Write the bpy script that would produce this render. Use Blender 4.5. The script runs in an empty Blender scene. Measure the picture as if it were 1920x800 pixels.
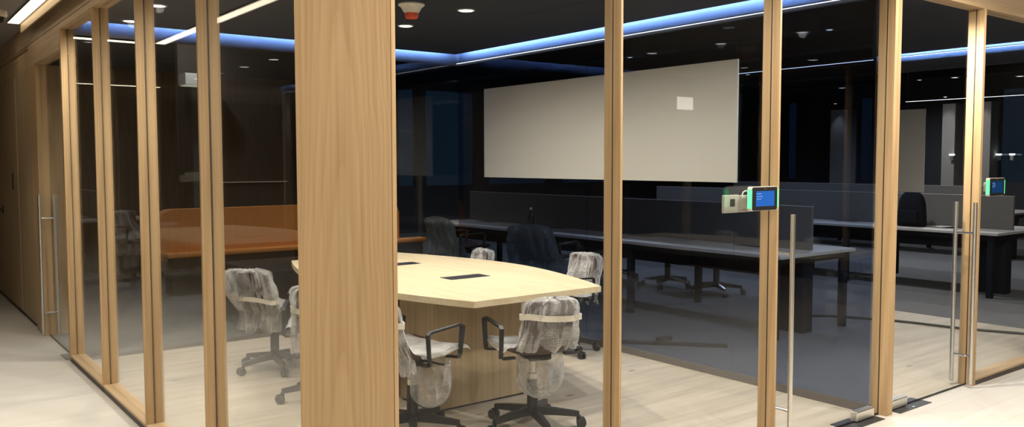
import bpy, bmesh, math, random
from mathutils import Vector, Matrix, noise
from math import sin, cos, pi, radians

S = bpy.context.scene
COL = S.collection
random.seed(7)

# ------------------------------------------------------------------ materials
def new_mat(name):
    m = bpy.data.materials.new(name); m.use_nodes = True
    nt = m.node_tree
    for n in list(nt.nodes):
        if n.type != 'OUTPUT_MATERIAL': nt.nodes.remove(n)
    out = [n for n in nt.nodes if n.type == 'OUTPUT_MATERIAL'][0]
    return m, nt, out

def N(nt, t, **kw):
    n = nt.nodes.new(t)
    for k, v in kw.items():
        if k.startswith('i_'): n.inputs[k[2:].replace('_', ' ')].default_value = v
        else: setattr(n, k, v)
    return n

def plain(name, col, rough=0.5, metal=0.0, spec=0.5, var=0.06, scale=30.0, bump=0.0):
    m, nt, out = new_mat(name)
    b = N(nt, 'ShaderNodeBsdfPrincipled')
    b.inputs['Roughness'].default_value = rough
    b.inputs['Metallic'].default_value = metal
    b.inputs['Specular IOR Level'].default_value = spec
    tc = N(nt, 'ShaderNodeTexCoord')
    nz = N(nt, 'ShaderNodeTexNoise'); nz.inputs['Scale'].default_value = scale; nz.inputs['Detail'].default_value = 4
    nt.links.new(tc.outputs['Object'], nz.inputs['Vector'])
    r = N(nt, 'ShaderNodeValToRGB')
    r.color_ramp.elements[0].position = .3; r.color_ramp.elements[1].position = .7
    r.color_ramp.elements[0].color = (*[c * (1 - var) for c in col], 1)
    r.color_ramp.elements[1].color = (*[min(1, c * (1 + var)) for c in col], 1)
    nt.links.new(nz.outputs['Fac'], r.inputs['Fac'])
    nt.links.new(r.outputs['Color'], b.inputs['Base Color'])
    if bump:
        bp = N(nt, 'ShaderNodeBump'); bp.inputs['Strength'].default_value = bump; bp.inputs['Distance'].default_value = .01
        nt.links.new(nz.outputs['Fac'], bp.inputs['Height']); nt.links.new(bp.outputs['Normal'], b.inputs['Normal'])
    nt.links.new(b.outputs['BSDF'], out.inputs['Surface'])
    return m

def emit(name, col, strength):
    m, nt, out = new_mat(name)
    e = N(nt, 'ShaderNodeEmission'); e.inputs['Color'].default_value = (*col, 1); e.inputs['Strength'].default_value = strength
    nt.links.new(e.outputs['Emission'], out.inputs['Surface'])
    return m

def wood(name, c1, c2, grain=(9, 9, .55), rough=.45, rot=(0, 0, 0), fine=1.0):
    """oak veneer: long growth rings distorted by noise and fine pores, along local Z"""
    m, nt, out = new_mat(name)
    b = N(nt, 'ShaderNodeBsdfPrincipled'); b.inputs['Roughness'].default_value = rough
    b.inputs['Specular IOR Level'].default_value = .35
    tc = N(nt, 'ShaderNodeTexCoord')
    mp = N(nt, 'ShaderNodeMapping'); mp.inputs['Scale'].default_value = grain; mp.inputs['Rotation'].default_value = rot
    nt.links.new(tc.outputs['Object'], mp.inputs['Vector'])
    n1 = N(nt, 'ShaderNodeTexNoise'); n1.inputs['Scale'].default_value = 1.0; n1.inputs['Detail'].default_value = 2.0
    nt.links.new(mp.outputs['Vector'], n1.inputs['Vector'])
    mul = N(nt, 'ShaderNodeMath', operation='MULTIPLY'); mul.inputs[1].default_value = 9.0
    nt.links.new(n1.outputs['Fac'], mul.inputs[0])
    fr = N(nt, 'ShaderNodeMath', operation='PINGPONG'); fr.inputs[1].default_value = 1.0
    nt.links.new(mul.outputs[0], fr.inputs[0])
    mp2 = N(nt, 'ShaderNodeMapping'); mp2.inputs['Scale'].default_value = [g * 14 * fine if g > 1 else g * 3 for g in grain]; mp2.inputs['Rotation'].default_value = rot
    nt.links.new(tc.outputs['Object'], mp2.inputs['Vector'])
    n2 = N(nt, 'ShaderNodeTexNoise'); n2.inputs['Scale'].default_value = 1.0; n2.inputs['Detail'].default_value = 4.0
    nt.links.new(mp2.outputs['Vector'], n2.inputs['Vector'])
    ramp = N(nt, 'ShaderNodeValToRGB')
    ramp.color_ramp.elements[0].color = (*c2, 1); ramp.color_ramp.elements[1].color = (*c1, 1)
    ramp.color_ramp.elements[0].position = .0; ramp.color_ramp.elements[1].position = .75
    nt.links.new(fr.outputs[0], ramp.inputs['Fac'])
    mx = N(nt, 'ShaderNodeMixRGB', blend_type='MULTIPLY'); mx.inputs['Fac'].default_value = .55
    r2 = N(nt, 'ShaderNodeValToRGB')
    r2.color_ramp.elements[0].position = .3; r2.color_ramp.elements[1].position = .62
    r2.color_ramp.elements[0].color = (.72, .68, .62, 1); r2.color_ramp.elements[1].color = (1, 1, 1, 1)
    nt.links.new(n2.outputs['Fac'], r2.inputs['Fac'])
    nt.links.new(ramp.outputs['Color'], mx.inputs['Color1']); nt.links.new(r2.outputs['Color'], mx.inputs['Color2'])
    nt.links.new(mx.outputs['Color'], b.inputs['Base Color'])
    bp = N(nt, 'ShaderNodeBump'); bp.inputs['Strength'].default_value = .08; bp.inputs['Distance'].default_value = .004
    nt.links.new(n2.outputs['Fac'], bp.inputs['Height']); nt.links.new(bp.outputs['Normal'], b.inputs['Normal'])
    nt.links.new(b.outputs['BSDF'], out.inputs['Surface'])
    return m

def cathedral(name, c1, c2):
    """plain-sawn veneer leaf: tall pointed growth arches in the middle, straight lines at the sides"""
    m = wood(name, c1, c2, (4.5, 4.5, .42)); nt = m.node_tree
    ramp = [n for n in nt.nodes if n.type == 'VALTORGB' and n.inputs['Fac'].is_linked and n.inputs['Fac'].links[0].from_node.type == 'MATH'][0]
    tc = [n for n in nt.nodes if n.type == 'TEX_COORD'][0]
    sp = N(nt, 'ShaderNodeSeparateXYZ'); nt.links.new(tc.outputs['Object'], sp.inputs[0])
    def mth(op, a, b):
        n = N(nt, 'ShaderNodeMath', operation=op)
        for i, v in enumerate((a, b)):
            if isinstance(v, (int, float)): n.inputs[i].default_value = v
            else: nt.links.new(v, n.inputs[i])
        return n.outputs[0]
    t = mth('MULTIPLY', mth('SUBTRACT', sp.outputs['X'], sp.outputs['Y']), .707)
    mp = N(nt, 'ShaderNodeMapping'); mp.inputs['Scale'].default_value = (5, 5, .9); nt.links.new(tc.outputs['Object'], mp.inputs['Vector'])
    nz = N(nt, 'ShaderNodeTexNoise'); nz.inputs['Scale'].default_value = 1; nz.inputs['Detail'].default_value = 3; nt.links.new(mp.outputs['Vector'], nz.inputs['Vector'])
    t2 = mth('ADD', t, mth('MULTIPLY', mth('SUBTRACT', nz.outputs['Fac'], .5), .10))
    v = mth('ADD', mth('MULTIPLY', sp.outputs['Z'], 1.7), mth('MULTIPLY', mth('MULTIPLY', t2, t2), 240.0))
    v = mth('ADD', v, mth('MULTIPLY', nz.outputs['Fac'], 1.2))
    saw = mth('FRACT', v, 0.0)
    nt.links.new(saw, ramp.inputs['Fac'])
    e = ramp.color_ramp.elements
    e[0].position = 0.0; e[1].position = .85
    x = ramp.color_ramp.elements.new(.97); x.color = (*[(a + b) / 2 for a, b in zip(c1, c2)], 1)
    return m

def plank_floor(name, c1, c2, dark, rough=.5, var=1.0):
    m, nt, out = new_mat(name)
    b = N(nt, 'ShaderNodeBsdfPrincipled'); b.inputs['Roughness'].default_value = rough
    b.inputs['Specular IOR Level'].default_value = .3
    tc = N(nt, 'ShaderNodeTexCoord')
    br = N(nt, 'ShaderNodeTexBrick'); br.offset = .37
    br.inputs['Scale'].default_value = 1.0; br.inputs['Brick Width'].default_value = 1.9; br.inputs['Row Height'].default_value = .19
    br.inputs['Mortar Size'].default_value = .0012; br.inputs['Mortar Smooth'].default_value = .3; br.inputs['Bias'].default_value = 0
    br.inputs['Color1'].default_value = (*c1, 1); br.inputs['Color2'].default_value = (*c2, 1); br.inputs['Mortar'].default_value = (*[c * .6 for c in c2], 1)
    nt.links.new(tc.outputs['Object'], br.inputs['Vector'])
    mp = N(nt, 'ShaderNodeMapping'); mp.inputs['Scale'].default_value = (1.3, 14, 1)
    nt.links.new(tc.outputs['Object'], mp.inputs['Vector'])
    n1 = N(nt, 'ShaderNodeTexNoise'); n1.inputs['Scale'].default_value = 1.0; n1.inputs['Detail'].default_value = 5
    nt.links.new(mp.outputs['Vector'], n1.inputs['Vector'])
    r = N(nt, 'ShaderNodeValToRGB'); r.color_ramp.elements[0].position = .32; r.color_ramp.elements[1].position = .62
    d = 1 - .20 * var
    r.color_ramp.elements[0].color = (d, d * .98, d * .95, 1); r.color_ramp.elements[1].color = (1, 1, 1, 1)
    nt.links.new(n1.outputs['Fac'], r.inputs['Fac'])
    mx = N(nt, 'ShaderNodeMixRGB', blend_type='MULTIPLY'); mx.inputs['Fac'].default_value = 1
    nt.links.new(br.outputs['Color'], mx.inputs['Color1']); nt.links.new(r.outputs['Color'], mx.inputs['Color2'])
    # knots
    mp3 = N(nt, 'ShaderNodeMapping'); mp3.inputs['Scale'].default_value = (1.6, 3.6, 1)
    nt.links.new(tc.outputs['Object'], mp3.inputs['Vector'])
    vo = N(nt, 'ShaderNodeTexVoronoi'); vo.inputs['Scale'].default_value = 1.15; vo.inputs['Randomness'].default_value = 1
    nt.links.new(mp3.outputs['Vector'], vo.inputs['Vector'])
    rk = N(nt, 'ShaderNodeValToRGB'); rk.color_ramp.elements[0].position = .03; rk.color_ramp.elements[1].position = .09
    rk.color_ramp.elements[0].color = (1, 1, 1, 1); rk.color_ramp.elements[1].color = (0, 0, 0, 1)
    nt.links.new(vo.outputs['Distance'], rk.inputs['Fac'])
    mk = N(nt, 'ShaderNodeMixRGB'); mk.inputs['Color2'].default_value = (*dark, 1)
    kf = N(nt, 'ShaderNodeMath', operation='MULTIPLY'); kf.inputs[1].default_value = .75 * var
    nt.links.new(rk.outputs['Color'], kf.inputs[0]); nt.links.new(kf.outputs[0], mk.inputs['Fac'])
    nt.links.new(mx.outputs['Color'], mk.inputs['Color1'])
    nt.links.new(mk.outputs['Color'], b.inputs['Base Color'])
    nt.links.new(b.outputs['BSDF'], out.inputs['Surface'])
    return m

def glass(name, tint=(.93, .95, .95), f0=.04, gain=1.0):
    """window glass: clear straight-through light and a mirror reflection that grows with the angle"""
    m, nt, out = new_mat(name)
    g = N(nt, 'ShaderNodeNewGeometry')
    dot = N(nt, 'ShaderNodeVectorMath', operation='DOT_PRODUCT')
    nt.links.new(g.outputs['Normal'], dot.inputs[0]); nt.links.new(g.outputs['Incoming'], dot.inputs[1])
    ab = N(nt, 'ShaderNodeMath', operation='ABSOLUTE'); nt.links.new(dot.outputs['Value'], ab.inputs[0])
    om = N(nt, 'ShaderNodeMath', operation='SUBTRACT'); om.inputs[0].default_value = 1; nt.links.new(ab.outputs[0], om.inputs[1])
    pw = N(nt, 'ShaderNodeMath', operation='POWER'); pw.inputs[1].default_value = 5; nt.links.new(om.outputs[0], pw.inputs[0])
    ma = N(nt, 'ShaderNodeMath', operation='MULTIPLY_ADD'); ma.inputs[1].default_value = 1 - f0; ma.inputs[2].default_value = f0
    nt.links.new(pw.outputs[0], ma.inputs[0]); ma.inputs[1].default_value *= gain
    tr = N(nt, 'ShaderNodeBsdfTransparent'); tr.inputs['Color'].default_value = (*tint, 1)
    gl = N(nt, 'ShaderNodeBsdfGlossy'); gl.inputs['Roughness'].default_value = 0.0; gl.inputs['Color'].default_value = (1, 1, 1, 1)
    mx = N(nt, 'ShaderNodeMixShader')
    nt.links.new(ma.outputs[0], mx.inputs['Fac']); nt.links.new(tr.outputs[0], mx.inputs[1]); nt.links.new(gl.outputs[0], mx.inputs[2])
    nt.links.new(mx.outputs[0], out.inputs['Surface'])
    return m

def bubble(name, col=(.82, .82, .80), lo=.2, hi=.8, scale=26):
    m, nt, out = new_mat(name)
    tc = N(nt, 'ShaderNodeTexCoord')
    vo = N(nt, 'ShaderNodeTexVoronoi'); vo.inputs['Scale'].default_value = 62; vo.inputs['Randomness'].default_value = .25
    nt.links.new(tc.outputs['Object'], vo.inputs['Vector'])
    nz = N(nt, 'ShaderNodeTexNoise'); nz.inputs['Scale'].default_value = 6; nz.inputs['Detail'].default_value = 3; nz.inputs['Distortion'].default_value = .5
    nt.links.new(tc.outputs['Object'], nz.inputs['Vector'])
    mr = N(nt, 'ShaderNodeMapRange'); mr.inputs['From Min'].default_value = .45; mr.inputs['From Max'].default_value = 1.0
    mr.inputs['To Min'].default_value = lo; mr.inputs['To Max'].default_value = hi
    lw = N(nt, 'ShaderNodeLayerWeight'); lw.inputs['Blend'].default_value = .45
    mm = N(nt, 'ShaderNodeMath', operation='MULTIPLY_ADD'); mm.inputs[1].default_value = .55
    nt.links.new(lw.outputs['Facing'], mm.inputs[0]); nt.links.new(nz.outputs['Fac'], mm.inputs[2])
    nt.links.new(mm.outputs[0], mr.inputs['Value'])
    inv = N(nt, 'ShaderNodeMath', operation='SUBTRACT'); inv.inputs[0].default_value = 1
    nt.links.new(vo.outputs['Distance'], inv.inputs[1])
    ad = N(nt, 'ShaderNodeMath', operation='MULTIPLY_ADD'); ad.inputs[1].default_value = 1.6
    nt.links.new(nz.outputs['Fac'], ad.inputs[0]); nt.links.new(inv.outputs[0], ad.inputs[2])
    bp = N(nt, 'ShaderNodeBump'); bp.inputs['Strength'].default_value = 1.0; bp.inputs['Distance'].default_value = .014
    nt.links.new(ad.outputs[0], bp.inputs['Height'])
    b = N(nt, 'ShaderNodeBsdfPrincipled'); b.inputs['Base Color'].default_value = (*col, 1); b.inputs['Roughness'].default_value = .10
    b.inputs['Specular IOR Level'].default_value = .8
    nt.links.new(bp.outputs['Normal'], b.inputs['Normal'])
    tl = N(nt, 'ShaderNodeBsdfTranslucent'); tl.inputs['Color'].default_value = (*col, 1)
    m1 = N(nt, 'ShaderNodeMixShader'); m1.inputs['Fac'].default_value = .3
    nt.links.new(b.outputs[0], m1.inputs[1]); nt.links.new(tl.outputs[0], m1.inputs[2])
    tr = N(nt, 'ShaderNodeBsdfTransparent'); tr.inputs['Color'].default_value = (.97, .97, .97, 1)
    mx = N(nt, 'ShaderNodeMixShader')
    nt.links.new(mr.outputs[0], mx.inputs['Fac']); nt.links.new(tr.outputs[0], mx.inputs[1]); nt.links.new(m1.outputs[0], mx.inputs[2])
    nt.links.new(mx.outputs[0], out.inputs['Surface'])
    return m

def film(name, col, clear=.08):
    m, nt, out = new_mat(name)
    b = N(nt, 'ShaderNodeBsdfPrincipled'); b.inputs['Base Color'].default_value = (*col, 1); b.inputs['Roughness'].default_value = .35
    tr = N(nt, 'ShaderNodeBsdfTransparent')
    mx = N(nt, 'ShaderNodeMixShader'); mx.inputs['Fac'].default_value = clear
    nt.links.new(b.outputs[0], mx.inputs[1]); nt.links.new(tr.outputs[0], mx.inputs[2]); nt.links.new(mx.outputs[0], out.inputs['Surface'])
    return m

M = {}
M['oak'] = wood('oak_veneer', (.66, .455, .25), (.55, .355, .18), (4.5, 4.5, .42))
M['oak_pillar'] = cathedral('oak_pillar', (.66, .455, .25), (.59, .39, .205))
M['oak_post'] = wood('oak_post', (.58, .395, .215), (.48, .315, .16), (9, 9, .5))
M['oak_x'] = wood('oak_rail_x', (.60, .43, .26), (.52, .36, .20), (.5, 11, 11))
M['oak_y'] = wood('oak_rail_y', (.60, .43, .26), (.52, .36, .20), (11, .5, 11))
M['oak_wall'] = wood('oak_wall_panel', (.48, .36, .22), (.42, .31, .18), (14, 14, .6))
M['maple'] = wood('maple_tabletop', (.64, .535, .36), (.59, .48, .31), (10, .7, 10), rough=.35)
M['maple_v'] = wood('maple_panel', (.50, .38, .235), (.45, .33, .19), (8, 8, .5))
M['dark_wood'] = wood('dark_walnut', (.030, .024, .020), (.022, .018, .015), (8, 8, .4))
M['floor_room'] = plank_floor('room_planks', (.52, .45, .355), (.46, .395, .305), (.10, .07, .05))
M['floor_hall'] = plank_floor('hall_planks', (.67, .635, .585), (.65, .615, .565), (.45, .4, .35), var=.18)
M['carpet'] = plain('grey_carpet', (.125, .125, .13), .95, spec=.1, var=.05, scale=6)
M['dark_ceiling'] = plain('dark_ceiling', (.026, .031, .044), .9, spec=.1)
M['office_ceiling'] = plain('office_ceiling', (.06, .063, .072), .9, spec=.1, scale=4, var=.2)
M['beam'] = plain('black_ceiling_beam', (.012, .013, .015), .9, spec=.1)
M['plaster'] = plain('grey_plaster', (.33, .31, .29), .85, spec=.2, var=.03)
M['bulkhead'] = plain('dark_bulkhead', (.055, .057, .065), .8, var=.03)
M['hall_wall'] = plain('hall_wall', (.045, .038, .032), .9, spec=.1)
M['dark_wall'] = plain('dark_wall', (.040, .043, .052), .9, spec=.1, scale=2)
M['brown_wall'] = plain('brown_wall', (.050, .038, .030), .85, spec=.15, scale=2)
M['grey_panel'] = plain('grey_panel', (.06, .066, .07), .7)
M['toe'] = plain('dark_toe_kick', (.085, .07, .06), .6)
M['black'] = plain('black_metal', (.012, .012, .013), .45)
M['black_matte'] = plain('black_matte', (.008, .009, .013), .85, spec=.2)
M['desk_black'] = plain('desk_black_steel', (.004, .007, .014), .7, spec=.15)
M['desk_top'] = plain('grey_desk_laminate', (.42, .40, .38), .5)
M['divider'] = plain('charcoal_felt', (.12, .113, .108), .95, spec=.05, scale=200)
M['divider_edge'] = plain('divider_edge', (.30, .30, .30), .5)
M['leather'] = plain('brown_leather', (.06, .03, .025), .4, bump=.15, scale=60)
M['steel'] = plain('brushed_steel', (.78, .75, .69), .36, metal=1.0, var=.05, scale=90)
M['chrome'] = plain('chrome', (.75, .75, .75), .12, metal=1.0, var=.02)
M['plate'] = plain('floor_plate_grey', (.085, .085, .09), .45, metal=.5)
M['glass'] = glass('clear_glass', (.955, .965, .965), .04)
M['glass_mid'] = glass('half_coated_glass', (.955, .965, .97), .035, .5)
M['glass_ar'] = glass('low_reflection_glass', (.955, .965, .97), .012, .42)
M['glass_party'] = glass('blue_tinted_glass', (.60, .66, .77), .02)
M['glass_window'] = glass('window_glass', (.8, .85, .9), .03)
M['film'] = film('white_board_film', (.41, .395, .36), .05)
M['film_far'] = film('white_board_film_far', (.34, .33, .31), .10)
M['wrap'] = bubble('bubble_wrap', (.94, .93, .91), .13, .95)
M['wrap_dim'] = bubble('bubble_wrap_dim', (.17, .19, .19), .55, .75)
M['strap'] = plain('cream_tape', (.72, .66, .55), .5)
M['orange'] = plain('orange_leather', (.60, .225, .045), .55, bump=.1, scale=50)
M['white_plastic'] = plain('white_plastic', (.70, .66, .58), .45)
M['cream_plate'] = plain('cream_plate', (.42, .40, .34), .5)
M['red_lens'] = plain('red_lens', (.75, .10, .04), .35)
M['cable'] = plain('black_cable', (.01, .01, .012), .6)
M['backpack'] = plain('black_nylon', (.006, .007, .011), .9, spec=.1, scale=120, bump=.2)
M['paper'] = plain('white_paper', (.75, .74, .70), .7)
M['bottle'] = plain('dark_bottle', (.012, .013, .014), .25)
M['led_warm'] = emit('led_warm', (1, .83, .56), 2.4)
M['led_soft'] = emit('led_soft', (1, .82, .56), .7)
M['led_cool'] = emit('led_cool', (.85, .90, 1.0), 2.2)
M['led_blue'] = emit('led_blue', (.25, .45, 1.0), 6)
M['downlight'] = emit('downlight_lens', (1, .97, .92), 9)
M['green'] = emit('green_light', (.11, 1.0, .27), 2.3)
M['screen'] = emit('tablet_screen', (.035, .17, .62), .9)
M['screen_dim'] = emit('tablet_screen_dim', (.02, .09, .28), .45)
M['screen_text'] = emit('tablet_text', (.45, .65, 1.0), .9)

# ------------------------------------------------------------------ mesh helpers
def BM(): return bmesh.new()

def box(bm, x0, x1, y0, y1, z0, z1, bev=0.0, seg=2, mi=0):
    vs = [bm.verts.new(p) for p in ((x0, y0, z0), (x1, y0, z0), (x1, y1, z0), (x0, y1, z0), (x0, y0, z1), (x1, y0, z1), (x1, y1, z1), (x0, y1, z1))]
    fs = [bm.faces.new([vs[i] for i in f]) for f in ((0, 3, 2, 1), (4, 5, 6, 7), (0, 1, 5, 4), (1, 2, 6, 5), (2, 3, 7, 6), (3, 0, 4, 7))]
    for f in fs: f.material_index = mi
    if bev > 0:
        es = list({e for f in fs for e in f.edges})
        bmesh.ops.bevel(bm, geom=es, offset=bev, segments=seg, affect='EDGES', profile=.5)
    return bm

def tube(bm, pts, r, seg=10, cap=True, flat=None):
    """round tube (or flat bar when flat=(half_w, half_t, width_axis)) along a polyline"""
    pts = [Vector(p) for p in pts]; rings = []
    for i, p in enumerate(pts):
        a = pts[max(i - 1, 0)]; b = pts[min(i + 1, len(pts) - 1)]
        t = (b - a).normalized()
        if flat:
            w = Vector(flat[2]).normalized(); n = t.cross(w).normalized()
            k = 1.0
            if 0 < i < len(pts) - 1:
                d = (pts[i] - pts[i - 1]).normalized(); k = 1 / max(.45, d.dot(t))
            c = [p + w * flat[0] + n * flat[1] * k, p - w * flat[0] + n * flat[1] * k, p - w * flat[0] - n * flat[1] * k, p + w * flat[0] - n * flat[1] * k]
            rings.append([bm.verts.new(q) for q in c])
        else:
            u = t.orthogonal().normalized() if i == 0 else (u - t * u.dot(t)).normalized()
            v = t.cross(u)
            rr = r[i] if isinstance(r, (list, tuple)) else r
            rings.append([bm.verts.new(p + (u * cos(2 * pi * k / seg) + v * sin(2 * pi * k / seg)) * rr) for k in range(seg)])
    for A, B in zip(rings, rings[1:]):
        n = len(A)
        for k in range(n): bm.faces.new((A[k], A[(k + 1) % n], B[(k + 1) % n], B[k]))
    if cap:
        bm.faces.new(list(reversed(rings[0]))); bm.faces.new(rings[-1])
    return bm

def lathe(bm, prof, seg=32, c=(0, 0, 0), mi=0):
    c = Vector(c); rings = []
    for r, z in prof:
        rings.append([bm.verts.new(c + Vector((r * cos(2 * pi * k / seg), r * sin(2 * pi * k / seg), z))) for k in range(seg)])
    for A, B in zip(rings, rings[1:]):
        for k in range(seg):
            f = bm.faces.new((A[k], A[(k + 1) % seg], B[(k + 1) % seg], B[k])); f.material_index = mi
    f = bm.faces.new(list(reversed(rings[0]))); f.material_index = mi
    f = bm.faces.new(rings[-1]); f.material_index = mi
    return bm

def prism(bm, poly, z0, z1, bev=0.0):
    lo = [bm.verts.new((x, y, z0)) for x, y in poly]; hi = [bm.verts.new((x, y, z1)) for x, y in poly]
    n = len(poly); fs = [bm.faces.new(list(reversed(lo))), bm.faces.new(hi)]
    for k in range(n): fs.append(bm.faces.new((lo[k], lo[(k + 1) % n], hi[(k + 1) % n], hi[k])))
    if bev:
        bmesh.ops.bevel(bm, geom=list({e for f in fs[:2] for e in f.edges}), offset=bev, segments=2, affect='EDGES')
    return bm

def rrect(x0, x1, y0, y1, r, n=6):
    P = []
    for cx, cy, a in ((x1 - r, y1 - r, 0), (x0 + r, y1 - r, 90), (x0 + r, y0 + r, 180), (x1 - r, y0 + r, 270)):
        for k in range(n + 1):
            t = radians(a + 90 * k / n); P.append((cx + r * cos(t), cy + r * sin(t)))
    return P

def mesh_of(name, bm, mats, smooth=False):
    bmesh.ops.recalc_face_normals(bm, faces=bm.faces[:])
    me = bpy.data.meshes.new(name); bm.to_mesh(me); bm.free()
    for m in (mats if isinstance(mats, (list, tuple)) else [mats]): me.materials.append(M[m] if isinstance(m, str) else m)
    if smooth:
        for p in me.polygons: p.use_smooth = True
        try: me.set_sharp_from_angle(angle=radians(38))
        except Exception: pass
    return me

def obj(name, bm, mat, parent=None, loc=None, smooth=False):
    """link one mesh; a top-level mesh built in world coordinates gets its origin at loc"""
    if loc is not None: bmesh.ops.translate(bm, verts=bm.verts[:], vec=-Vector(loc))
    o = bpy.data.objects.new(name, mesh_of(name, bm, mat, smooth)); COL.objects.link(o)
    if loc is not None: o.location = loc
    if parent is not None: o.parent = parent
    return o

def wpart(name, bm, mat, parent, smooth=False):
    """part given in world coordinates under an unrotated parent"""
    bmesh.ops.translate(bm, verts=bm.verts[:], vec=-Vector(parent.location))
    o = bpy.data.objects.new(name, mesh_of(name, bm, mat, smooth)); COL.objects.link(o); o.parent = parent
    return o

def wsub(name, bm, mat, part, smooth=False):
    return_loc = Vector(part.parent.location) if part.parent else Vector(part.location)
    bmesh.ops.translate(bm, verts=bm.verts[:], vec=-return_loc)
    o = bpy.data.objects.new(name, mesh_of(name, bm, mat, smooth)); COL.objects.link(o); o.parent = part
    return o

def tag(o, label, cat, group=None, kind=None):
    o['label'] = label; o['category'] = cat
    if group: o['group'] = group
    if kind: o['kind'] = kind
    return o

def thing(name, label, cat, loc, rz=0.0, group=None, kind=None):
    e = bpy.data.objects.new(name, None); COL.objects.link(e)
    e.location = loc; e.rotation_euler = (0, 0, rz); e.empty_display_size = .1
    return tag(e, label, cat, group, kind)

def struct(name, bm, mat, label, cat, loc=None, smooth=False):
    o = obj(name, bm, mat, None, loc, smooth); return tag(o, label, cat, None, 'structure')

def lamp(kind, loc, power, col=(1, 1, 1), rot=(0, 0, 0), parent=None, **kw):
    d = bpy.data.lights.new(kind.lower() + '_light', kind); d.energy = power; d.color = col
    for k, v in kw.items(): setattr(d, k, v)
    o = bpy.data.objects.new(kind.lower() + '_light', d); COL.objects.link(o)
    o.location = loc; o.rotation_euler = rot
    if parent is not None:
        o.parent = parent; o.location = Vector(loc) - Vector(parent.location)
    return o

# ------------------------------------------------------------------ plan
XL, YR = 1.195, 2.56          # outer faces of the two glazed fronts
XG, YG = 1.243, 2.61          # their glass planes
XP, YB = 4.72, 7.04           # party partition and back partition
ZH, ZC, ZR = 2.495, 2.72, 2.55  # header underside, hall ceiling, room ceiling
POST_Y = (3.85, 4.91, 5.98, 7.07)
POST_X = ((2.536, .013), (3.638, .015), (4.735, .072), (5.845, .032), (6.95, .03))

# floors
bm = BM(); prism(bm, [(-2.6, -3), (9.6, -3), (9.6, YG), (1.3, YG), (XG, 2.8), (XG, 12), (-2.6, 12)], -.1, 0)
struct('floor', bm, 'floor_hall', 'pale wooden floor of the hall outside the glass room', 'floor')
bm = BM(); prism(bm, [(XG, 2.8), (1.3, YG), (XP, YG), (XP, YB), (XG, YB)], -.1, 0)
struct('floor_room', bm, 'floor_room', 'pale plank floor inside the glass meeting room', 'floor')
bm = BM(); prism(bm, [(4.80, YG), (9.6, YG), (8.22, YG + .6), (8.22, 4.45)], -.1, 0)
bm.free(); bm = BM(); prism(bm, [(4.84, YG), (8.22, YG), (8.22, 4.46)], -.1, 0)
struct('floor_entry', bm, 'floor_room', 'pale plank floor just behind the second glass door', 'floor')
bm = BM(); prism(bm, [(XP, YG), (4.84, YG), (8.22, 4.46), (8.22, YG), (18, YG), (18, 16), (XG, 16), (XG, YB), (XP, YB)], -.1, 0)
struct('floor_office', bm, 'carpet', 'grey carpet floor of the dark open office', 'floor')

# ceilings
bm = BM(); prism(bm, [(-2.6, -3), (9.6, -3), (9.6, YR), (1.44, YR), (XL, 2.8), (XL, 12), (-2.6, 12)], ZC, ZC + .1)
struct('ceiling', bm, 'plaster', 'grey plaster ceiling of the hall', 'ceiling')
bm = BM(); prism(bm, [(XL + .05, 2.8), (1.44, YR + .05), (XP - .09, YR + .05), (XP - .09, YB - .09), (XL + .05, YB - .09)], ZR, ZR + .05)
for x in (2.1, 2.95, 3.8): box(bm, x - .003, x + .003, 2.9, YB - .1, ZR - .0015, ZR + .01)
struct('ceiling_room', bm, 'dark_ceiling', 'dark dropped ceiling of the meeting room', 'ceiling')
bm = BM(); prism(bm, [(XL, YR + .1), (18, YR + .1), (18, 16), (XL, 16)], 3.25, 3.35)
struct('ceiling_office', bm, 'office_ceiling', 'dark ceiling of the open office', 'ceiling')

# hall shell behind and beside the viewer, and office shell
bm = BM(); box(bm, -2.7, -2.6, -3, 12, 0, ZC)
struct('wall_hall_left', bm, 'hall_wall', 'dull brown wall on the far side of the hall', 'wall')
bm = BM(); box(bm, -2.6, 9.6, -3.1, -3, 0, ZC)
struct('wall_hall_back', bm, 'hall_wall', 'dull brown wall behind the viewer', 'wall')
bm = BM(); box(bm, 9.6, 9.7, -3, YR, 0, ZC)
struct('wall_hall_right', bm, 'hall_wall', 'dull brown wall closing the hall at the right', 'wall')
bm = BM(); box(bm, -2.6, XL, 12, 12.1, 0, ZC)
struct('wall_hall_end', bm, 'oak_wall', 'wooden wall closing the hall far left', 'wall')

# far left wooden wall with its flush door
bm = BM(); box(bm, XL, XL + .1, 8.62, 12, .05, 2.345)
wl = struct('wall_left', bm, 'oak_wall', 'plain oak panelled wall beyond the far left glass door', 'wall', (XL, 10, 0))
bm = BM(); box(bm, XL + .02, XL + .1, 8.62, 12, 0, .05)
struct('baseboard_left', bm, 'toe', 'dark recessed baseboard under the oak wall at far left', 'baseboard')
bm = BM(); box(bm, XL - .006, XL, 9.45, 10.85, .06, 2.335)
d4 = struct('door_4', bm, 'oak_wall', 'flush oak door with a black lever at the far left edge', 'door', (XL, 10.1, 0))
bm = BM(); box(bm, XL - .012, XL - .006, 9.76, 9.81, 1.24, 1.40, .002); wpart('lock_plate', bm, 'black', d4)
bm = BM(); box(bm, XL - .014, XL - .006, 10.60, 10.66, .96, 1.04, .003)
tube(bm, [(XL - .006, 10.63, 1.0), (XL - .06, 10.63, 1.0), (XL - .065, 10.66, 1.0), (XL - .065, 10.76, 1.0)], .011)
wpart('lever_handle', bm, 'black', d4, True)

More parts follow.
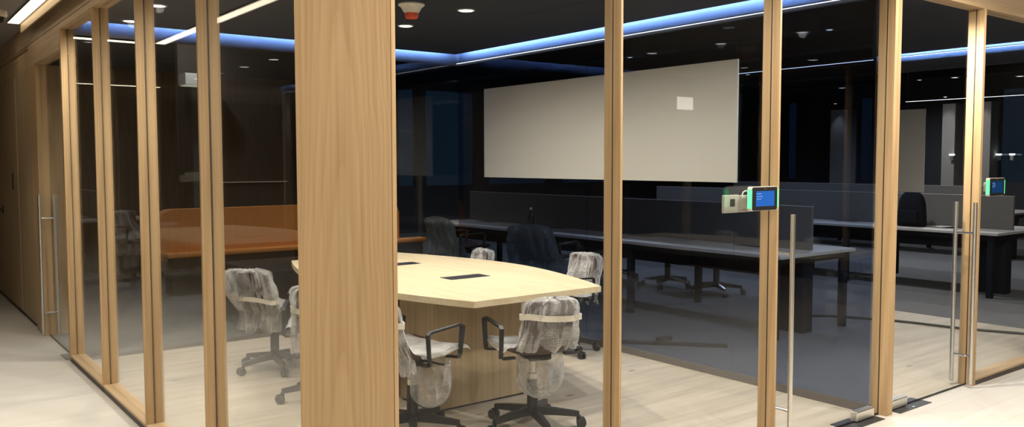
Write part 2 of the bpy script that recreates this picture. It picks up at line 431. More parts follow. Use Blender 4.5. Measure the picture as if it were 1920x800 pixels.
# ------------------------------------------------------------------ corner pillar, headers, posts
bm = BM(); prism(bm, [(XL, 2.79), (1.44, YR), (1.44, YR + .11), (1.33, 2.79)], .0, ZH)
pil = struct('pillar', bm, 'oak_pillar', 'wide oak veneered corner pillar in front of the meeting table', 'pillar', (1.3, 2.68, 0))
bm = BM(); box(bm, 1.443, 1.459, YR, YR + .10, 0, ZH)
struct('trim_8', bm, 'oak_post', 'thin oak edge strip on the right side of the wide corner pillar', 'trim', (1.45, 2.6, 0))

bm = BM(); box(bm, XL, XL + .10, 2.79, 8.62, ZH, ZH + .040); box(bm, XL, XL + .10, 2.79, 12, ZH + .046, ZC)
box(bm, XL + .012, XL + .09, 2.79, 12, ZH + .03, ZH + .06)
h = struct('trim_1', bm, 'oak_y', 'oak header beam over the left glass front', 'trim', (XL, 6, ZH))
bm = BM(); box(bm, XL, XL + .10, 7.125, 12, 2.345, ZH - .001)
struct('trim_9', bm, 'oak_y', 'oak fascia above the wooden wall and the flush door at far left', 'trim', (XL, 9, 2.345))
bm = BM(); box(bm, 1.44, 9.6, YR, YR + .10, ZH, ZC)
struct('trim_2', bm, 'oak_x', 'oak header beam over the right glass front', 'trim', (5, YR, ZH))
bm = BM(); prism(bm, [(XL, 2.79), (1.44, YR), (1.44, YR + .1), (XL + .1, 2.79)], ZH, ZC)
struct('trim_10', bm, 'oak_x', 'short oak header piece on top of the corner pillar', 'trim', (1.3, 2.68, ZH))

names = ['first oak post left of the wide pillar', 'second oak post left of the wide pillar', 'third oak post left of the wide pillar', 'oak post beside the hinge of the far left glass door']
for k, y in enumerate(POST_Y):
    bm = BM()
    t = .016 if k < 3 else .05
    box(bm, XL, XG - .004, y, y + t, .045 if k < 3 else 0, ZH, .001); box(bm, XG + .004, XL + .10, y, y + t, .045 if k < 3 else 0, ZH, .001)
    box(bm, XG - .004, XG + .004, y + .003, y + t, .045 if k < 3 else 0, ZH, mi=1)
    struct('trim_%d' % (11 + k), bm, ['oak_post', 'black'], names[k], 'post', (XL + .05, y, 0))
bm = BM(); box(bm, XL, 1.46, 8.27, 8.62, 0, 2.345)
struct('trim_15', bm, 'oak_post', 'oak jamb behind the long pull handles at far left', 'post', (XL + .05, 8.4, 0))
names = ['first slim oak post right of the wide pillar', 'slim oak post behind the lit blue tablet', 'stout oak post between the two glass doors', 'oak post behind the pair of pull handles at right', 'oak post beyond the right glass bay']
for k, (x, t) in enumerate(POST_X):
    bm = BM(); z0 = 0
    box(bm, x, x + t, YR, YG - .0035, z0, ZH, .001); box(bm, x, x + t, YG + .0035, YR + .10, z0, ZH, .001)
    box(bm, x + .002, x + t, YG - .0035, YG + .0035, z0, ZH, mi=1)
    struct('trim_%d' % (16 + k), bm, ['oak_post', 'black'], names[k], 'post', (x, YR + .05, 0))

# ------------------------------------------------------------------ glazed bays
def bay_L(n, y0, y1, label):
    bm = BM(); box(bm, XG - .003, XG + .003, y0 + .002, y1 - .002, .047, ZH)
    w = struct('window_%d' % n, bm, 'glass', label, 'window', (XG, (y0 + y1) / 2, .05))
    bm = BM(); box(bm, XL, XL + .10, y0 + .001, y1 - .001, .032, .047, .0015); wpart('sill', bm, 'oak_y', w)
    bm = BM(); box(bm, XL + .001, XL + .09, y0, y1, 0, .032); wpart('toe_kick', bm, 'toe', w)
    return w
bay_L(1, 2.79, 3.85, 'glass pane between the wide pillar and the first post on its left')
bay_L(2, 3.866, 4.91, 'glass pane between first and second post left of the pillar')
bay_L(3, 4.926, 5.98, 'glass pane between second and third post left of the pillar')
bay_L(4, 5.996, 7.07, 'narrow looking glass pane just right of the far left glass door')

def bay_R(n, x0, x1, label):
    bm = BM(); box(bm, x0 + .002, x1 - .002, YG - .003, YG + .003, .047, ZH)
    w = struct('window_%d' % n, bm, 'glass_mid' if n == 6 else 'glass_ar', label, 'window', ((x0 + x1) / 2, YG, .05))
    bm = BM(); box(bm, x0 + .001, x1 - .001, YR, YR + .10, .032, .047, .0015); wpart('sill', bm, 'oak_x', w)
    bm = BM(); box(bm, x0, x1, YR + .001, YR + .09, 0, .032); wpart('toe_kick', bm, 'toe', w)
    return w
bay_R(5, 1.46, 2.536, 'large glass pane between the wide pillar and the first slim post')
bay_R(6, 2.549, 3.638, 'glass pane between the two slim posts left of the tablet')
bay_R(7, 5.877, 6.95, 'glass pane with an oak sill right of the second door')
bay_R(13, 6.98, 9.6, 'glass pane beyond the right edge')

def door(n, axis, a0, a1, ha, label, ztop=ZH):
    """frameless glass leaf on a pivot with a pair of long pull bars; axis 'x' runs along the right front"""
    def P(a, d, z): return (a, YG + d, z) if axis == 'x' else (XG + d, a, z)
    def bx(bm, aa, ab, da, db, za, zb, bev=0):
        p, q = P(aa, da, za), P(ab, db, zb); return box(bm, min(p[0], q[0]), max(p[0], q[0]), min(p[1], q[1]), max(p[1], q[1]), za, zb, bev)
    root = thing('door_%d' % n, label, 'door', P((a0 + a1) / 2, 0, 0), kind='structure')
    bm = BM(); bx(bm, a0 + .004, a1 - .004, -.005, .005, .012, ztop - .004); wpart('glass_leaf', bm, 'glass_ar' if axis == 'x' else 'glass', root)
    bm = BM(); bx(bm, a0 + .004, a1 - .004, -.004, .004, .002, .0115); wpart('bottom_seal', bm, 'black', root)
    bm = BM(); tube(bm, [P(ha, -.062, .025), P(ha, -.062, 1.232)], .0125, 16)
    h1 = wpart('pull_handle', bm, 'steel', root, True)
    bm = BM(); tube(bm, [P(ha, .062, .025), P(ha, .062, 1.232)], .0125, 16)
    wpart('pull_handle', bm, 'steel', root, True)
    for z in (.212, 1.03):
        bm = BM(); tube(bm, [P(ha, -.0495, z), P(ha, .0495, z)], .0075, 12); wsub('standoff', bm, 'chrome', h1, True)
    return root
d1 = door(1, 'x', 3.653, 4.735, 3.757, 'left of two adjoining glass doors, its pull bar beside the tablet post')
d2 = door(2, 'x', 4.808, 5.845, 5.775, 'right of two adjoining glass doors, pull bars near the right edge')
d3 = door(3, 'y', 7.12, 8.27, 8.19, 'far left glass door with two long steel pull bars', 2.345)
for d, x0, x1, fx0, fx1 in ((d1, 4.47, 4.66, 4.33, 4.68), (d2, 4.845, 5.04, 4.855, 5.235)):
    bm = BM(); box(bm, x0, x1, YG - .022, YG + .022, .008, .066, .006); wpart('pivot_fitting', bm, 'steel', d)
    bm = BM(); box(bm, fx0, fx1, YG - .075, YG + .06, 0, .004)
    fp = wpart('floor_plate', bm, 'plate', d)
    bm = BM()
    for fx in (.12, .5, .72): lathe(bm, [(.006, .004), (.006, .0055)], 10, (fx0 + (fx1 - fx0) * fx, YG - .055, 0))
    wsub('screw', bm, 'chrome', fp)
bm = BM(); box(bm, XG - .07, XG + .03, 7.14, 7.36, 0, .004); wpart('floor_plate', bm, 'plaster', d3)

# ------------------------------------------------------------------ party and back partitions with blue-lit heads
ys = [2.66, 3.66, 5.15, YB]
for k in range(3):
    bm = BM(); box(bm, XP - .005, XP + .005, ys[k] + .003, ys[k + 1] - .003, .03, 2.452)
    w = struct('window_%d' % (8 + k), bm, 'glass_party', ['tinted glass pane of the right partition, nearest the doors', 'tinted glass pane of the right partition behind the board, nearer half', 'tinted glass pane of the right partition behind the board, farther half'][k], 'window', (XP, (ys[k] + ys[k + 1]) / 2, 0))
bm = BM(); box(bm, XP - .012, XP + .03, 2.66, YB, 0, .05); struct('baseboard_party', bm, 'toe', 'dark floor channel under the right glass partition', 'baseboard')
bm = BM(); box(bm, XP - .012, XP + .02, 2.66, YB + .02, 2.452, 2.80); struct('trim_3', bm, 'bulkhead', 'bulkhead over the right glass partition washed by blue light', 'trim')
bm = BM(); box(bm, 1.30, XP, YB - .005, YB + .005, .03, 2.452)
struct('window_11', bm, 'glass', 'clear glass partition at the far end of the meeting room', 'window', (3, YB, 0))
bm = BM(); box(bm, 1.25, XP, YB - .012, YB + .02, 2.452, 2.80); struct('trim_4', bm, 'bulkhead', 'bulkhead over the far glass partition washed by blue light', 'trim')
bm = BM(); box(bm, 1.25, XP, YB - .012, YB + .012, 0, .03); struct('trim_5', bm, 'toe', 'dark floor channel under the far glass partition', 'trim')

def led_line(a, b, w, mat, label, group=None, z=None, power=0, col=(1, 1, 1), name='ceiling_light', cat='light', hz=.02, down=True):
    """straight LED luminaire: slim housing, diffuser underneath and the light it sheds"""
    a, b = Vector(a), Vector(b); c = (a + b) / 2; d = b - a; L = d.length
    root = thing(name, label, cat, c, 0, group)
    alongx = abs(d.x) > abs(d.y)
    hx, hy = (L / 2, w / 2) if alongx else (w / 2, L / 2)
    bm = BM(); box(bm, -hx, hx, -hy, hy, .004, hz); obj('housing', bm, 'black', root)
    bm = BM(); box(bm, -hx + .002, hx - .002, -hy + .0015, hy - .0015, 0, .004); obj('diffuser', bm, mat, root)
    if power:
        l = lamp('AREA', (0, 0, -.003), power, col, (0, 0, 0) if down else (pi, 0, 0))
        l.data.shape = 'RECTANGLE'; l.data.size = hx * 2; l.data.size_y = hy * 2; l.parent = root
    return root

def cove(a, b, label, power, aim):
    a, b = Vector(a), Vector(b); c = (a + b) / 2; d = b - a; alongx = abs(d.x) > abs(d.y); L = d.length
    root = thing('cove_light', label, 'light', c, 0, 'blue cove lights hidden above the dropped ceilings')
    hx, hy = (L / 2, .012) if alongx else (.012, L / 2)
    bx_, by_ = (L / 2, .004) if alongx else (.004, L / 2)
    bm = BM(); box(bm, -bx_, bx_, -by_, by_, -.032, .032); obj('led_strip', bm, 'white_plastic', root)
    v = Vector(aim).normalized()
    l = lamp('AREA', v * .007, power, (.22, .42, 1.0)); l.data.shape = 'RECTANGLE'
    l.rotation_euler = v.to_track_quat('-Z', 'Y').to_euler(); l.data.size, l.data.size_y = L, .06
    l.parent = root
    return root
cove((XP - .132, 2.75, ZR + .085), (XP - .132, YB - .15, ZR + .085), 'blue light hidden along the right edge of the room ceiling', 260, (1, 0, 0))
cove((1.35, YB - .132, ZR + .085), (XP - .15, YB - .132, ZR + .085), 'blue light hidden along the far edge of the room ceiling', 190, (0, 1, 0))
led_line((XP - .03, 2.7, 2.468), (XP - .03, YB - .02, 2.468), .012, 'led_cool', 'hair thin white light line along the head of the right partition', 'thin light lines of the open office', hz=.01)

# second bay: another partition further right
bm = BM(); box(bm, 8.19, 8.23, YG + .06, 4.62, 2.38, 3.25); struct('trim_6', bm, 'bulkhead', 'bulkhead in the second bay washed by blue light', 'trim')
cove((8.068, YG + .1, 2.627), (8.068, 4.45, 2.627), 'blue light along the bulkhead in the second bay', 170, (1, 0, 0))
bm = BM(); prism(bm, [(4.86, YR + .11), (8.11, YR + .11), (8.11, 4.62), (4.86, 2.75)], 2.55, 2.60); struct('ceiling_entry', bm, 'dark_ceiling', 'dark dropped ceiling just behind the second glass door', 'ceiling')
led_line((8.15, YG + .1, 2.525), (8.15, 4.45, 2.525), .012, 'led_cool', 'thin white light line on the second bulkhead, right bay', 'thin light lines of the open office', hz=.01)
led_line((8.2, 4.66, 2.53), (8.2, 7.1, 2.53), .02, 'led_cool', 'thin white light line crossing above the long white board', 'thin light lines of the open office', hz=.02)
led_line((14.66, 5.0, 2.55), (14.66, 7.7, 2.55), .04, 'led_cool', 'thin white light line hung far back in the right bay', 'thin light lines of the open office', hz=.03)

# ------------------------------------------------------------------ white boards
t = thing('whiteboard', 'wide cream white board mounted high on the right glass partition', 'whiteboard', (XP - .02, 5.10, 1.36))
bm = BM(); box(bm, XP - .019, XP - .007, 3.635, 6.575, 1.360, 2.193, .001); wpart('board', bm, 'film', t)
for yy in (3.9, 5.1, 6.3):
    bm = BM(); box(bm, XP - .0075, XP - .0045, yy, yy + .04, 2.12, 2.16); wpart('glass_mount', bm, 'steel', t)
t = thing('whiteboard', 'small white board beside the stout post, above the black backpack', 'whiteboard', (8.2, 4.27, 1.2))
bm = BM(); box(bm, 8.195, 8.207, 4.108, 4.47, 1.20, 2.01, .001); wpart('board', bm, 'film_far', t)
bm = BM(); tube(bm, [(8.2, 4.29, 2.01), (8.2, 4.29, 2.43)], .002, 6); wpart('hanging_wire', bm, 'black', t)

# ------------------------------------------------------------------ meeting table
t = thing('meeting_table', 'boat shaped pale maple meeting table with black power lids', 'table', (3.1, 5.01, 0))
poly = []
ny = 18
for k in range(ny + 1):
    s = -1 + 2 * k / ny; hw = .475 + .29 * (1 - abs(s) ** 1.7); poly.append((3.1 + hw, 5.015 + s * 1.245))
for k in range(ny + 1):
    s = 1 - 2 * k / ny; hw = .475 + .29 * (1 - abs(s) ** 1.7); poly.append((3.1 - hw, 5.015 + s * 1.245))
bm = BM(); prism(bm, poly, .703, .74, .0015); wpart('tabletop', bm, 'maple', t)
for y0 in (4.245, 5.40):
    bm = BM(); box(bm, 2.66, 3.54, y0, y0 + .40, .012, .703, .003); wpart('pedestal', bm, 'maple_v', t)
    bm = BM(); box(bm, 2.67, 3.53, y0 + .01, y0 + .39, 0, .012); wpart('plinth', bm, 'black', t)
bm = BM(); box(bm, 2.9, 3.3, 4.645, 5.40, .62, .70); wpart('stretcher', bm, 'black', t)
for (yc) in (4.635, 5.525):
    bm = BM(); box(bm, 3.0, 3.31, yc - .07, yc + .07, .7395, .7425, .001)
    lid = wpart('power_lid', bm, 'black', t)
    bm = BM(); box(bm, 3.0, 3.31, yc + .045, yc + .052, .7425, .7432); wsub('lid_slot', bm, 'steel', lid)

# ------------------------------------------------------------------ wrapped swivel chairs
def profile(t):
    """side line of the one-piece shell, 0 at the seat front, 1 at the top of the back"""
    P = [(.245, .492), (.20, .508), (.05, .495), (-.10, .488), (-.18, .502), (-.23, .57), (-.265, .68), (-.29, .812)]
    f = t * (len(P) - 1); i = min(int(f), len(P) - 2); u = f - i
    g = lambda k: Vector(P[max(0, min(len(P) - 1, k))])
    a, b, c, d = g(i - 1), g(i), g(i + 1), g(i + 2)
    return .5 * ((2 * b) + (c - a) * u + (2 * a - 5 * b + 4 * c - d) * u * u + (3 * b - a - 3 * c + d) * u ** 3)

def shell(t0, t1, nu=16, nv=14, th=.028):
    bm = BM(); top = []; bot = []
    for i in range(nu + 1):
        t = t0 + (t1 - t0) * i / nu
        p = profile(t); q = profile(min(1, t + .01)); r = profile(max(0, t - .01)); d = (q - r).normalized(); n = Vector((-d.y, d.x))
        if n.y < 0 and t < .5: n = -n
        n = Vector((d.y, -d.x))  # outward on the sitter's side
        if t < .55 and n.y < 0: n = -n
        w = .21 - .055 * max(0, min(1, (t - .42) / .40))
        edge = min(t, 1 - t)
        if edge < .09: w *= (1 - .25 * (1 - edge / .09) ** 2)
        ra, rb = [], []
        for j in range(nv + 1):
            s = -1 + 2 * j / nv
            dish = .022 * s * s
            y = s * w
            pa = p + n * (th / 2 + dish); pb = p - n * (th / 2 * (1 - s ** 6) - dish)
            ra.append(bm.verts.new((pa.x, y, pa.y))); rb.append(bm.verts.new((pb.x, y, pb.y)))
        top.append(ra); bot.append(rb)
    for i in range(nu):
        for j in range(nv):
            bm.faces.new((top[i][j], top[i][j + 1], top[i + 1][j + 1], top[i + 1][j])); bm.faces.new((bot[i][j], bot[i + 1][j], bot[i + 1][j + 1], bot[i][j + 1]))
        bm.faces.new((top[i][0], top[i + 1][0], bot[i + 1][0], bot[i][0])); bm.faces.new((top[i][nv], bot[i][nv], bot[i + 1][nv], top[i + 1][nv]))
    for j in range(nv):
        bm.faces.new((top[0][j], bot[0][j], bot[0][j + 1], top[0][j + 1])); bm.faces.new((top[nu][j], top[nu][j + 1], bot[nu][j + 1], bot[nu][j]))
    return bm

def arm_bm(s):
    bm = BM(); y = s * .248
    tube(bm, [(-.11, s * .16, .465), (-.11, y - s * .01, .465), (-.112, y, .48)], 0, flat=(.018, .006, (1, 0, 0)))
    tube(bm, [(-.11, y, .468), (-.122, y, .645), (-.102, y, .655), (.145, y, .668), (.172, y, .655), (.148, y, .495), (.13, y, .475)], 0, flat=(.0125, .006, (0, 1, 0)))
    tube(bm, [(.13, y, .476), (.13, s * .16, .470)], 0, flat=(.0125, .006, (1, 0, 0)))
    return bm

def leg_bm():
    bm = BM()
    A = [(.02, .028, .085, .135), (.15, .022, .078, .118), (.285, .017, .068, .098)]
    rings = []
    for x, hw, z0, z1 in A:
        rings.append([bm.verts.new(p) for p in ((x, -hw, z0), (x, hw, z0), (x, hw * .7, z1), (x, -hw * .7, z1))])
    for a, b in zip(rings, rings[1:]):
        for k in range(4): bm.faces.new((a[k], a[(k + 1) % 4], b[(k + 1) % 4], b[k]))
    bm.faces.new(list(reversed(rings[0]))); bm.faces.new(rings[-1])
    return bm

def caster_bm():
    bm = BM()
    tube(bm, [(.285, 0, .075), (.285, 0, .052)], .009, 10)
    for s in (-1, 1): tube(bm, [(.298, s * .006, .030), (.298, s * .010, .030), (.298, s * .024, .030), (.298, s * .027, .030)], [.022, .030, .030, .024], 20)
    tube(bm, [(.298, -.027, .03), (.298, .027, .03)], .006, 8)
    for s in (-.004,):
        box(bm, .268, .315, -.006, .006, .036, .064, .003)
    return bm

def wrap_bm(seed, z0=.43, z1=.835, hw=.185, hx=.048, puff=.03, skirt=0.0, flare=0.0, wing=0.0, open_side=0):
    """loose sheet thrown over the backrest: pleated sleeve with a gathered top and a ragged lower edge"""
    bm = BM(); nu, nv = 84, 34; rings = []
    off = Vector((seed * 3.1, seed * 1.7, seed * 5.3))
    for j in range(nv + 1):
        v = j / nv
        zz = (z0 - skirt) + (z1 - z0 + skirt) * v
        # centre line follows the leaning back
        bz = max(.50, min(.812, zz)); tt = .55 + .45 * (bz - .50) / (.812 - .50)
        c = profile(max(.55, min(1, tt)))
        capk = 1.0
        if v > .9: capk = math.sqrt(max(0.0, 1 - ((v - .9) / .1) ** 2)) * .92 + .08
        low = max(0, (.5 - v) / .5)
        ring = []
        for i in range(nu):
            a = 2 * pi * i / nu; ca, sa = cos(a), sin(a)
            ex = math.copysign(abs(ca) ** .55, ca); ey = math.copysign(abs(sa) ** .75, sa)
            W = (hw - .035 * max(0, v - .3)) * (1 + flare * low) + wing * max(0, v - .45) * (1 if sa > 0 else .4)
            D = (hx + .02 * low) * (1 + flare * low * 1.3)
            n = noise.noise(Vector((ca * 2.4, sa * 2.4, zz * 5)) + off)
            n2 = abs(noise.noise(Vector((ca * 5.5, sa * 5.5, zz * 2.6)) + off * 2))
            n3 = noise.noise(Vector((ca * 11, sa * 11, zz * 9)) + off * 3)
            bulge = puff * (n * 1.0 + (n2 - .25) * 1.1 + .3 * n3)
            r = capk
            x = c.x + (D * ex + bulge * ca * 1.2) * (r if v > .9 else 1); y = (W * ey + bulge * sa * 1.5) * (r ** .45 if v > .9 else 1)
            z = zz + .02 * noise.noise(Vector((ca * 3, sa * 3, seed))) * (1 if v > .2 else 2.4) + .012 * n3
            ring.append(bm.verts.new((x, y, z)))
        rings.append(ring)
    for A, B in zip(rings, rings[1:]):
        for k in range(nu): bm.faces.new((A[k], A[(k + 1) % nu], B[(k + 1) % nu], B[k]))
    bm.faces.new(rings[-1])
    return bm

def strap_bm(seed, z=.725, hw=.190, hx=.060):
    bm = BM(); nu = 60; off = Vector((seed * 3.1, seed * 1.7, seed * 5.3)); R = []
    c = profile(.55 + .45 * (z - .50) / .312)
    for dz, k in ((-.017, 1.0), (.017, 1.0), (.017, .965), (-.017, .965)):
        ring = []
        for i in range(nu):
            a = 2 * pi * i / nu; ca, sa = cos(a), sin(a)
            ex = math.copysign(abs(ca) ** .55, ca); ey = math.copysign(abs(sa) ** .75, sa)
            ring.append(bm.verts.new((c.x + hx * ex * k, hw * ey * k, z + dz + .012 * sa + .006 * sin(3 * a + seed))))
        R.append(ring)
    for q in range(4):
        A, B = R[q], R[(q + 1) % 4]
        for k in range(nu): bm.faces.new((A[k], A[(k + 1) % nu], B[(k + 1) % nu], B[k]))
    return bm

def seat_wrap_bm(seed, drop=.03, hang=0.0):
    bm = BM(); nx, nyy = 30, 30; off = Vector((seed, 2 * seed, 0)); g = []
    for i in range(nx + 1):
        row = []
        x = -.16 + .42 * i / nx
        for j in range(nyy + 1):
            s = -1 + 2 * j / nyy; y = s * .243
            tt = max(0, min(.55, .57 * (1 - (x + .16) / .42)))
            z = profile(tt).y + .024 + .022 * s * s + .010 * noise.noise(Vector((x * 9, y * 9, 0)) + off)
            e = max(0, abs(s) - .86) / .14; f = max(0, (i / nx - .9)) / .1
            z -= drop * e * e + drop * f * f
            row.append(bm.verts.new((x, y, z)))
        g.append(row)
    for i in range(nx):
        for j in range(nyy): bm.faces.new((g[i][j], g[i + 1][j], g[i + 1][j + 1], g[i][j + 1]))
    return bm

def drape_bm(seed, x0, x1, y0, y1, ztop, zbot):
    """slack bag of sheeting hanging below the seat"""
    bm = BM(); nu, nv = 48, 20; off = Vector((seed * 2.3, seed, 4 * seed)); cx, cy = (x0 + x1) / 2, (y0 + y1) / 2; rx, ry = (x1 - x0) / 2, (y1 - y0) / 2; R = []
    for j in range(nv + 1):
        v = j / nv; z = ztop + (zbot - ztop) * v
        k = 1.0 if v < .55 else math.sqrt(max(.02, 1 - ((v - .55) / .45) ** 2))
        ring = []
        for i in range(nu):
            a = 2 * pi * i / nu; n = noise.noise(Vector((cos(a) * 3, sin(a) * 3, z * 6)) + off)
            ring.append(bm.verts.new((cx + rx * cos(a) * k * (1 + .25 * n), cy + ry * sin(a) * k * (1 + .25 * n), z + .01 * n)))
        R.append(ring)
    for A, B in zip(R, R[1:]):
        for k in range(nu): bm.faces.new((A[k], A[(k + 1) % nu], B[(k + 1) % nu], B[k]))
    return bm

me_seat = mesh_of('seat', shell(0, .56), 'leather', True)
me_back = mesh_of('backrest', shell(.56, 1), 'leather', True)
me_arm = [mesh_of('armrest', arm_bm(s), 'black') for s in (-1, 1)]
me_leg = {m: mesh_of('leg', leg_bm(), m) for m in ('black', 'chrome')}
me_caster = mesh_of('caster', caster_bm(), 'black', True)
bm = BM(); lathe(bm, [(.045, .08), (.045, .125), (.034, .14), (.034, .30), (.030, .302)], 24); me_col = mesh_of('gas_column', bm, 'black', True)
bm = BM(); lathe(bm, [(.030, .30), (.030, .335), (.017, .337), (.017, .45)], 24); me_ring = mesh_of('lift_collar', bm, 'steel', True)
bm = BM(); box(bm, -.13, .10, -.07, .07, .435, .475, .008); tube(bm, [(.02, -.07, .452), (.02, -.2, .448), (.02, -.24, .45)], .006); me_mech = mesh_of('tilt_mechanism', bm, 'black', True)

def child(name, me, parent, rz=0.0):
    o = bpy.data.objects.new(name, me); COL.objects.link(o); o.parent = parent; o.rotation_euler = (0, 0, rz); return o

def chair(label, loc, rz, seed, group, legrot=0.0, metal='black', wrapmat='wrap', seatwrap=True, strap=True, wrap=None, drapes=(), sc=1.0, wrapmesh=None, strapz=.725, strapw=.190):
    root = thing('office_chair', label, 'chair', (loc[0], loc[1], 0), rz, group)
    root.scale = (sc, sc, sc)
    child('seat', me_seat, root); child('backrest', me_back, root)
    for k in (0, 1): child('armrest', me_arm[k], root)
    c = child('gas_column', me_col, root); child('lift_collar', me_ring, c)
    child('tilt_mechanism', me_mech, root)
    for k in range(5):
        l = child('leg', me_leg[metal], root, legrot + k * 2 * pi / 5); child('caster', me_caster, l)
    if wrapmesh is not None: child('bubble_wrap', wrapmesh, root)
    elif wrap is not None: child('bubble_wrap', mesh_of('bubble_wrap', wrap_bm(seed, **wrap), wrapmat, True), root)
    if seatwrap: child('seat_wrap', mesh_of('seat_wrap', seat_wrap_bm(seed), wrapmat, True), root)
    if strap: child('tape_strap', mesh_of('tape_strap', strap_bm(seed, strapz, strapw, hx=.060 if strapz > .7 else .075), 'strap', True), root)
    for k, d in enumerate(drapes): child('loose_sheet', mesh_of('loose_sheet', drape_bm(seed + k, *d), wrapmat, True), root)
    return root

G = 'wrapped chairs around the meeting table'
chair('bubble wrapped chair at the near end of the table, back to the viewer', (2.965, 3.685), 1.30, 1, G, .55, sc=.93, wrap=dict(z0=.52, puff=.028, hw=.180), drapes=[(-.20, .06, -.16, .12, .46, .20)])
chair('bubble wrapped chair just right of the wide pillar with brown seat showing', (2.36, 3.99), .25, 2, G, .2, sc=.93, wrap=dict(z0=.48, puff=.028, skirt=.06), drapes=[(-.05, .20, -.20, .05, .43, .16)])
chair('bubble wrapped chair half hidden by the left edge of the wide pillar', (2.28, 4.96), 1.08, 3, G, .60, sc=.92, strapz=.66, wrap=dict(z0=.36, puff=.045, hw=.20))
chair('bubble wrapped chair left of the wide pillar, whole star base in view', (2.335, 5.90), .50, 4, G, .30, sc=.91, strapz=.60, strapw=.215, wrap=dict(z0=.34, puff=.045, wing=.10, hw=.21, flare=-.15))
chair('wrapped chair on the far side of the table, beside the first slim post', (4.35, 5.02), pi + .05, 5, G, .1, sc=.92, wrap=dict(z0=.44, puff=.025, flare=.12), strap=False)
chair('wrapped chair of which only the shiny top shows over the far table edge', (3.97, 5.96), pi - .1, 6, G, .5, sc=.90, wrap=dict(z0=.46, puff=.025), strap=False)

# ------------------------------------------------------------------ room ceiling fittings and lights
def downlight(x, y, z, label, group, power, spot=75, blend=.5, col=(1, .90, .72), r=.05, mat='downlight', radius=.03):
    root = thing('downlight', label, 'light', (x, y, z), 0, group)
    bm = BM(); lathe(bm, [(r + .012, 0), (r + .012, -.004), (r, -.006), (r - .003, -.0015)], 28); obj('trim_ring', bm, 'white_plastic', root)
    bm = BM(); lathe(bm, [(r - .003, -.0015), (r - .003, -.0045), (r * .6, -.0055)], 28); obj('lens', bm, mat, root)
    if power:
        l = lamp('SPOT', (0, 0, -.02), power, col, (0, 0, 0)); l.data.spot_size = radians(spot); l.data.spot_blend = blend; l.data.shadow_soft_size = radius; l.parent = root
    return root
GR = 'round downlights in the meeting room ceiling'
for x, y, lab in ((3.352, 5.72, 'round downlight left of two, below the fire alarm'), (3.35, 4.893, 'round downlight right of the fire alarm'), (3.35, 4.07, 'round downlight above the near end of the table'),
                  (1.61, 6.744, 'round downlight behind the second post left of the pillar, the farther one'), (1.60, 5.981, 'round downlight behind the second post left of the pillar, the nearer one'),
                  (1.62, 5.1, 'round downlight above the chairs left of the table'), (1.62, 4.2, 'round downlight near the wide pillar inside the room'), (3.35, 3.25, 'round downlight inside the glass near the slim posts')):
    onT = x > 3 and y > 4
    downlight(x, y, ZR, lab, GR, 95 if onT else 72, 166, .85 if onT else .75, (1, .93, .80))
t = thing('fire_alarm', 'cream ceiling alarm sounder with a red lens', 'alarm', (2.935, 4.93, ZR))
bm = BM(); lathe(bm, [(.088, 0), (.088, -.008), (.070, -.022), (.055, -.048), (.047, -.060)], 40); obj('ceiling_mount', bm, 'white_plastic', t, smooth=True)
bm = BM(); lathe(bm, [(.047, -.060), (.045, -.080), (.038, -.094), (.020, -.097)], 40); obj('beacon_lens', bm, 'red_lens', t, smooth=True)

# ------------------------------------------------------------------ tablets and boxes by the doors
def tablet(x0, x1, yf, z0, z1, label, scr):
    t = thing('room_tablet', label, 'tablet', ((x0 + x1) / 2, yf, z0), 0, 'room booking tablets by the doors')
    cx = (x0 + x1) / 2
    bm = BM()
    for v in [1]:
        P = rrect(x0, x1, z0, z1, .012)
        lo = [bm.verts.new((x, yf + .002, z)) for x, z in P]; hi = [bm.verts.new((x, yf + .024, z)) for x, z in P]
        n = len(P); bm.faces.new(lo); bm.faces.new(list(reversed(hi)))
        for k in range(n): bm.faces.new((lo[k], lo[(k + 1) % n], hi[(k + 1) % n], hi[k]))
    wpart('back_case', bm, 'white_plastic', t)
    bm = BM(); P = rrect(x0 + .008, x1 - .008, z0 + .003, z1 - .003, .009)
    lo = [bm.verts.new((x, yf - .001, z)) for x, z in P]; hi = [bm.verts.new((x, yf + .002, z)) for x, z in P]; n = len(P)
    bm.faces.new(lo); bm.faces.new(list(reversed(hi)))
    for k in range(n): bm.faces.new((lo[k], lo[(k + 1) % n], hi[(k + 1) % n], hi[k]))
    face = wpart('front_glass', bm, 'black', t)
    bm = BM(); w, hgt = x1 - x0, z1 - z0
    sx0, sx1, sz0, sz1 = x0 + .035, x1 - .032, z0 + .022, z1 - .022
    box(bm, sx0, sx1, yf - .0016, yf - .001, sz0, sz1)
    for dz, l in ((.012, .035), (.025, .045), (.037, .035)): box(bm, sx0 + .006, sx0 + .006 + l, yf - .002, yf - .0016, sz1 - dz - .0022, sz1 - dz, mi=1)
    wsub('screen', bm, [scr, 'screen_text'], face)
    bm = BM(); box(bm, cx - .010, cx + .010, yf - .0016, yf - .001, z1 - .0125, z1 - .0095); wsub('camera_slot', bm, 'steel', face)
    for a, b in ((x0 - .006, x0 + .007), (x1 - .007, x1 + .006)):
        bm = BM(); box(bm, a, b, yf + .0005, yf + .02, z0 + .014, z1 - .014, .003); wpart('light_bar', bm, 'green', t)
    bm = BM(); box(bm, cx - .03, cx + .03, yf + .024, YG - .0035, z0 + .03, z1 - .03, .004); wpart('wall_mount', bm, 'white_plastic', t)
    return t
tablet(3.388, 3.601, 2.530, 1.262, 1.380, 'tablet with a bright blue screen and green side bars on the slim post', 'screen')
tablet(5.925, 6.155, 2.530, 1.268, 1.390, 'tablet with a dark blue screen at the right edge, right of the pull handles', 'screen_dim')
t = thing('access_reader', 'square cream plate with a small black window, left of the tablet', 'reader', (3.348, YG + .004, 1.252))
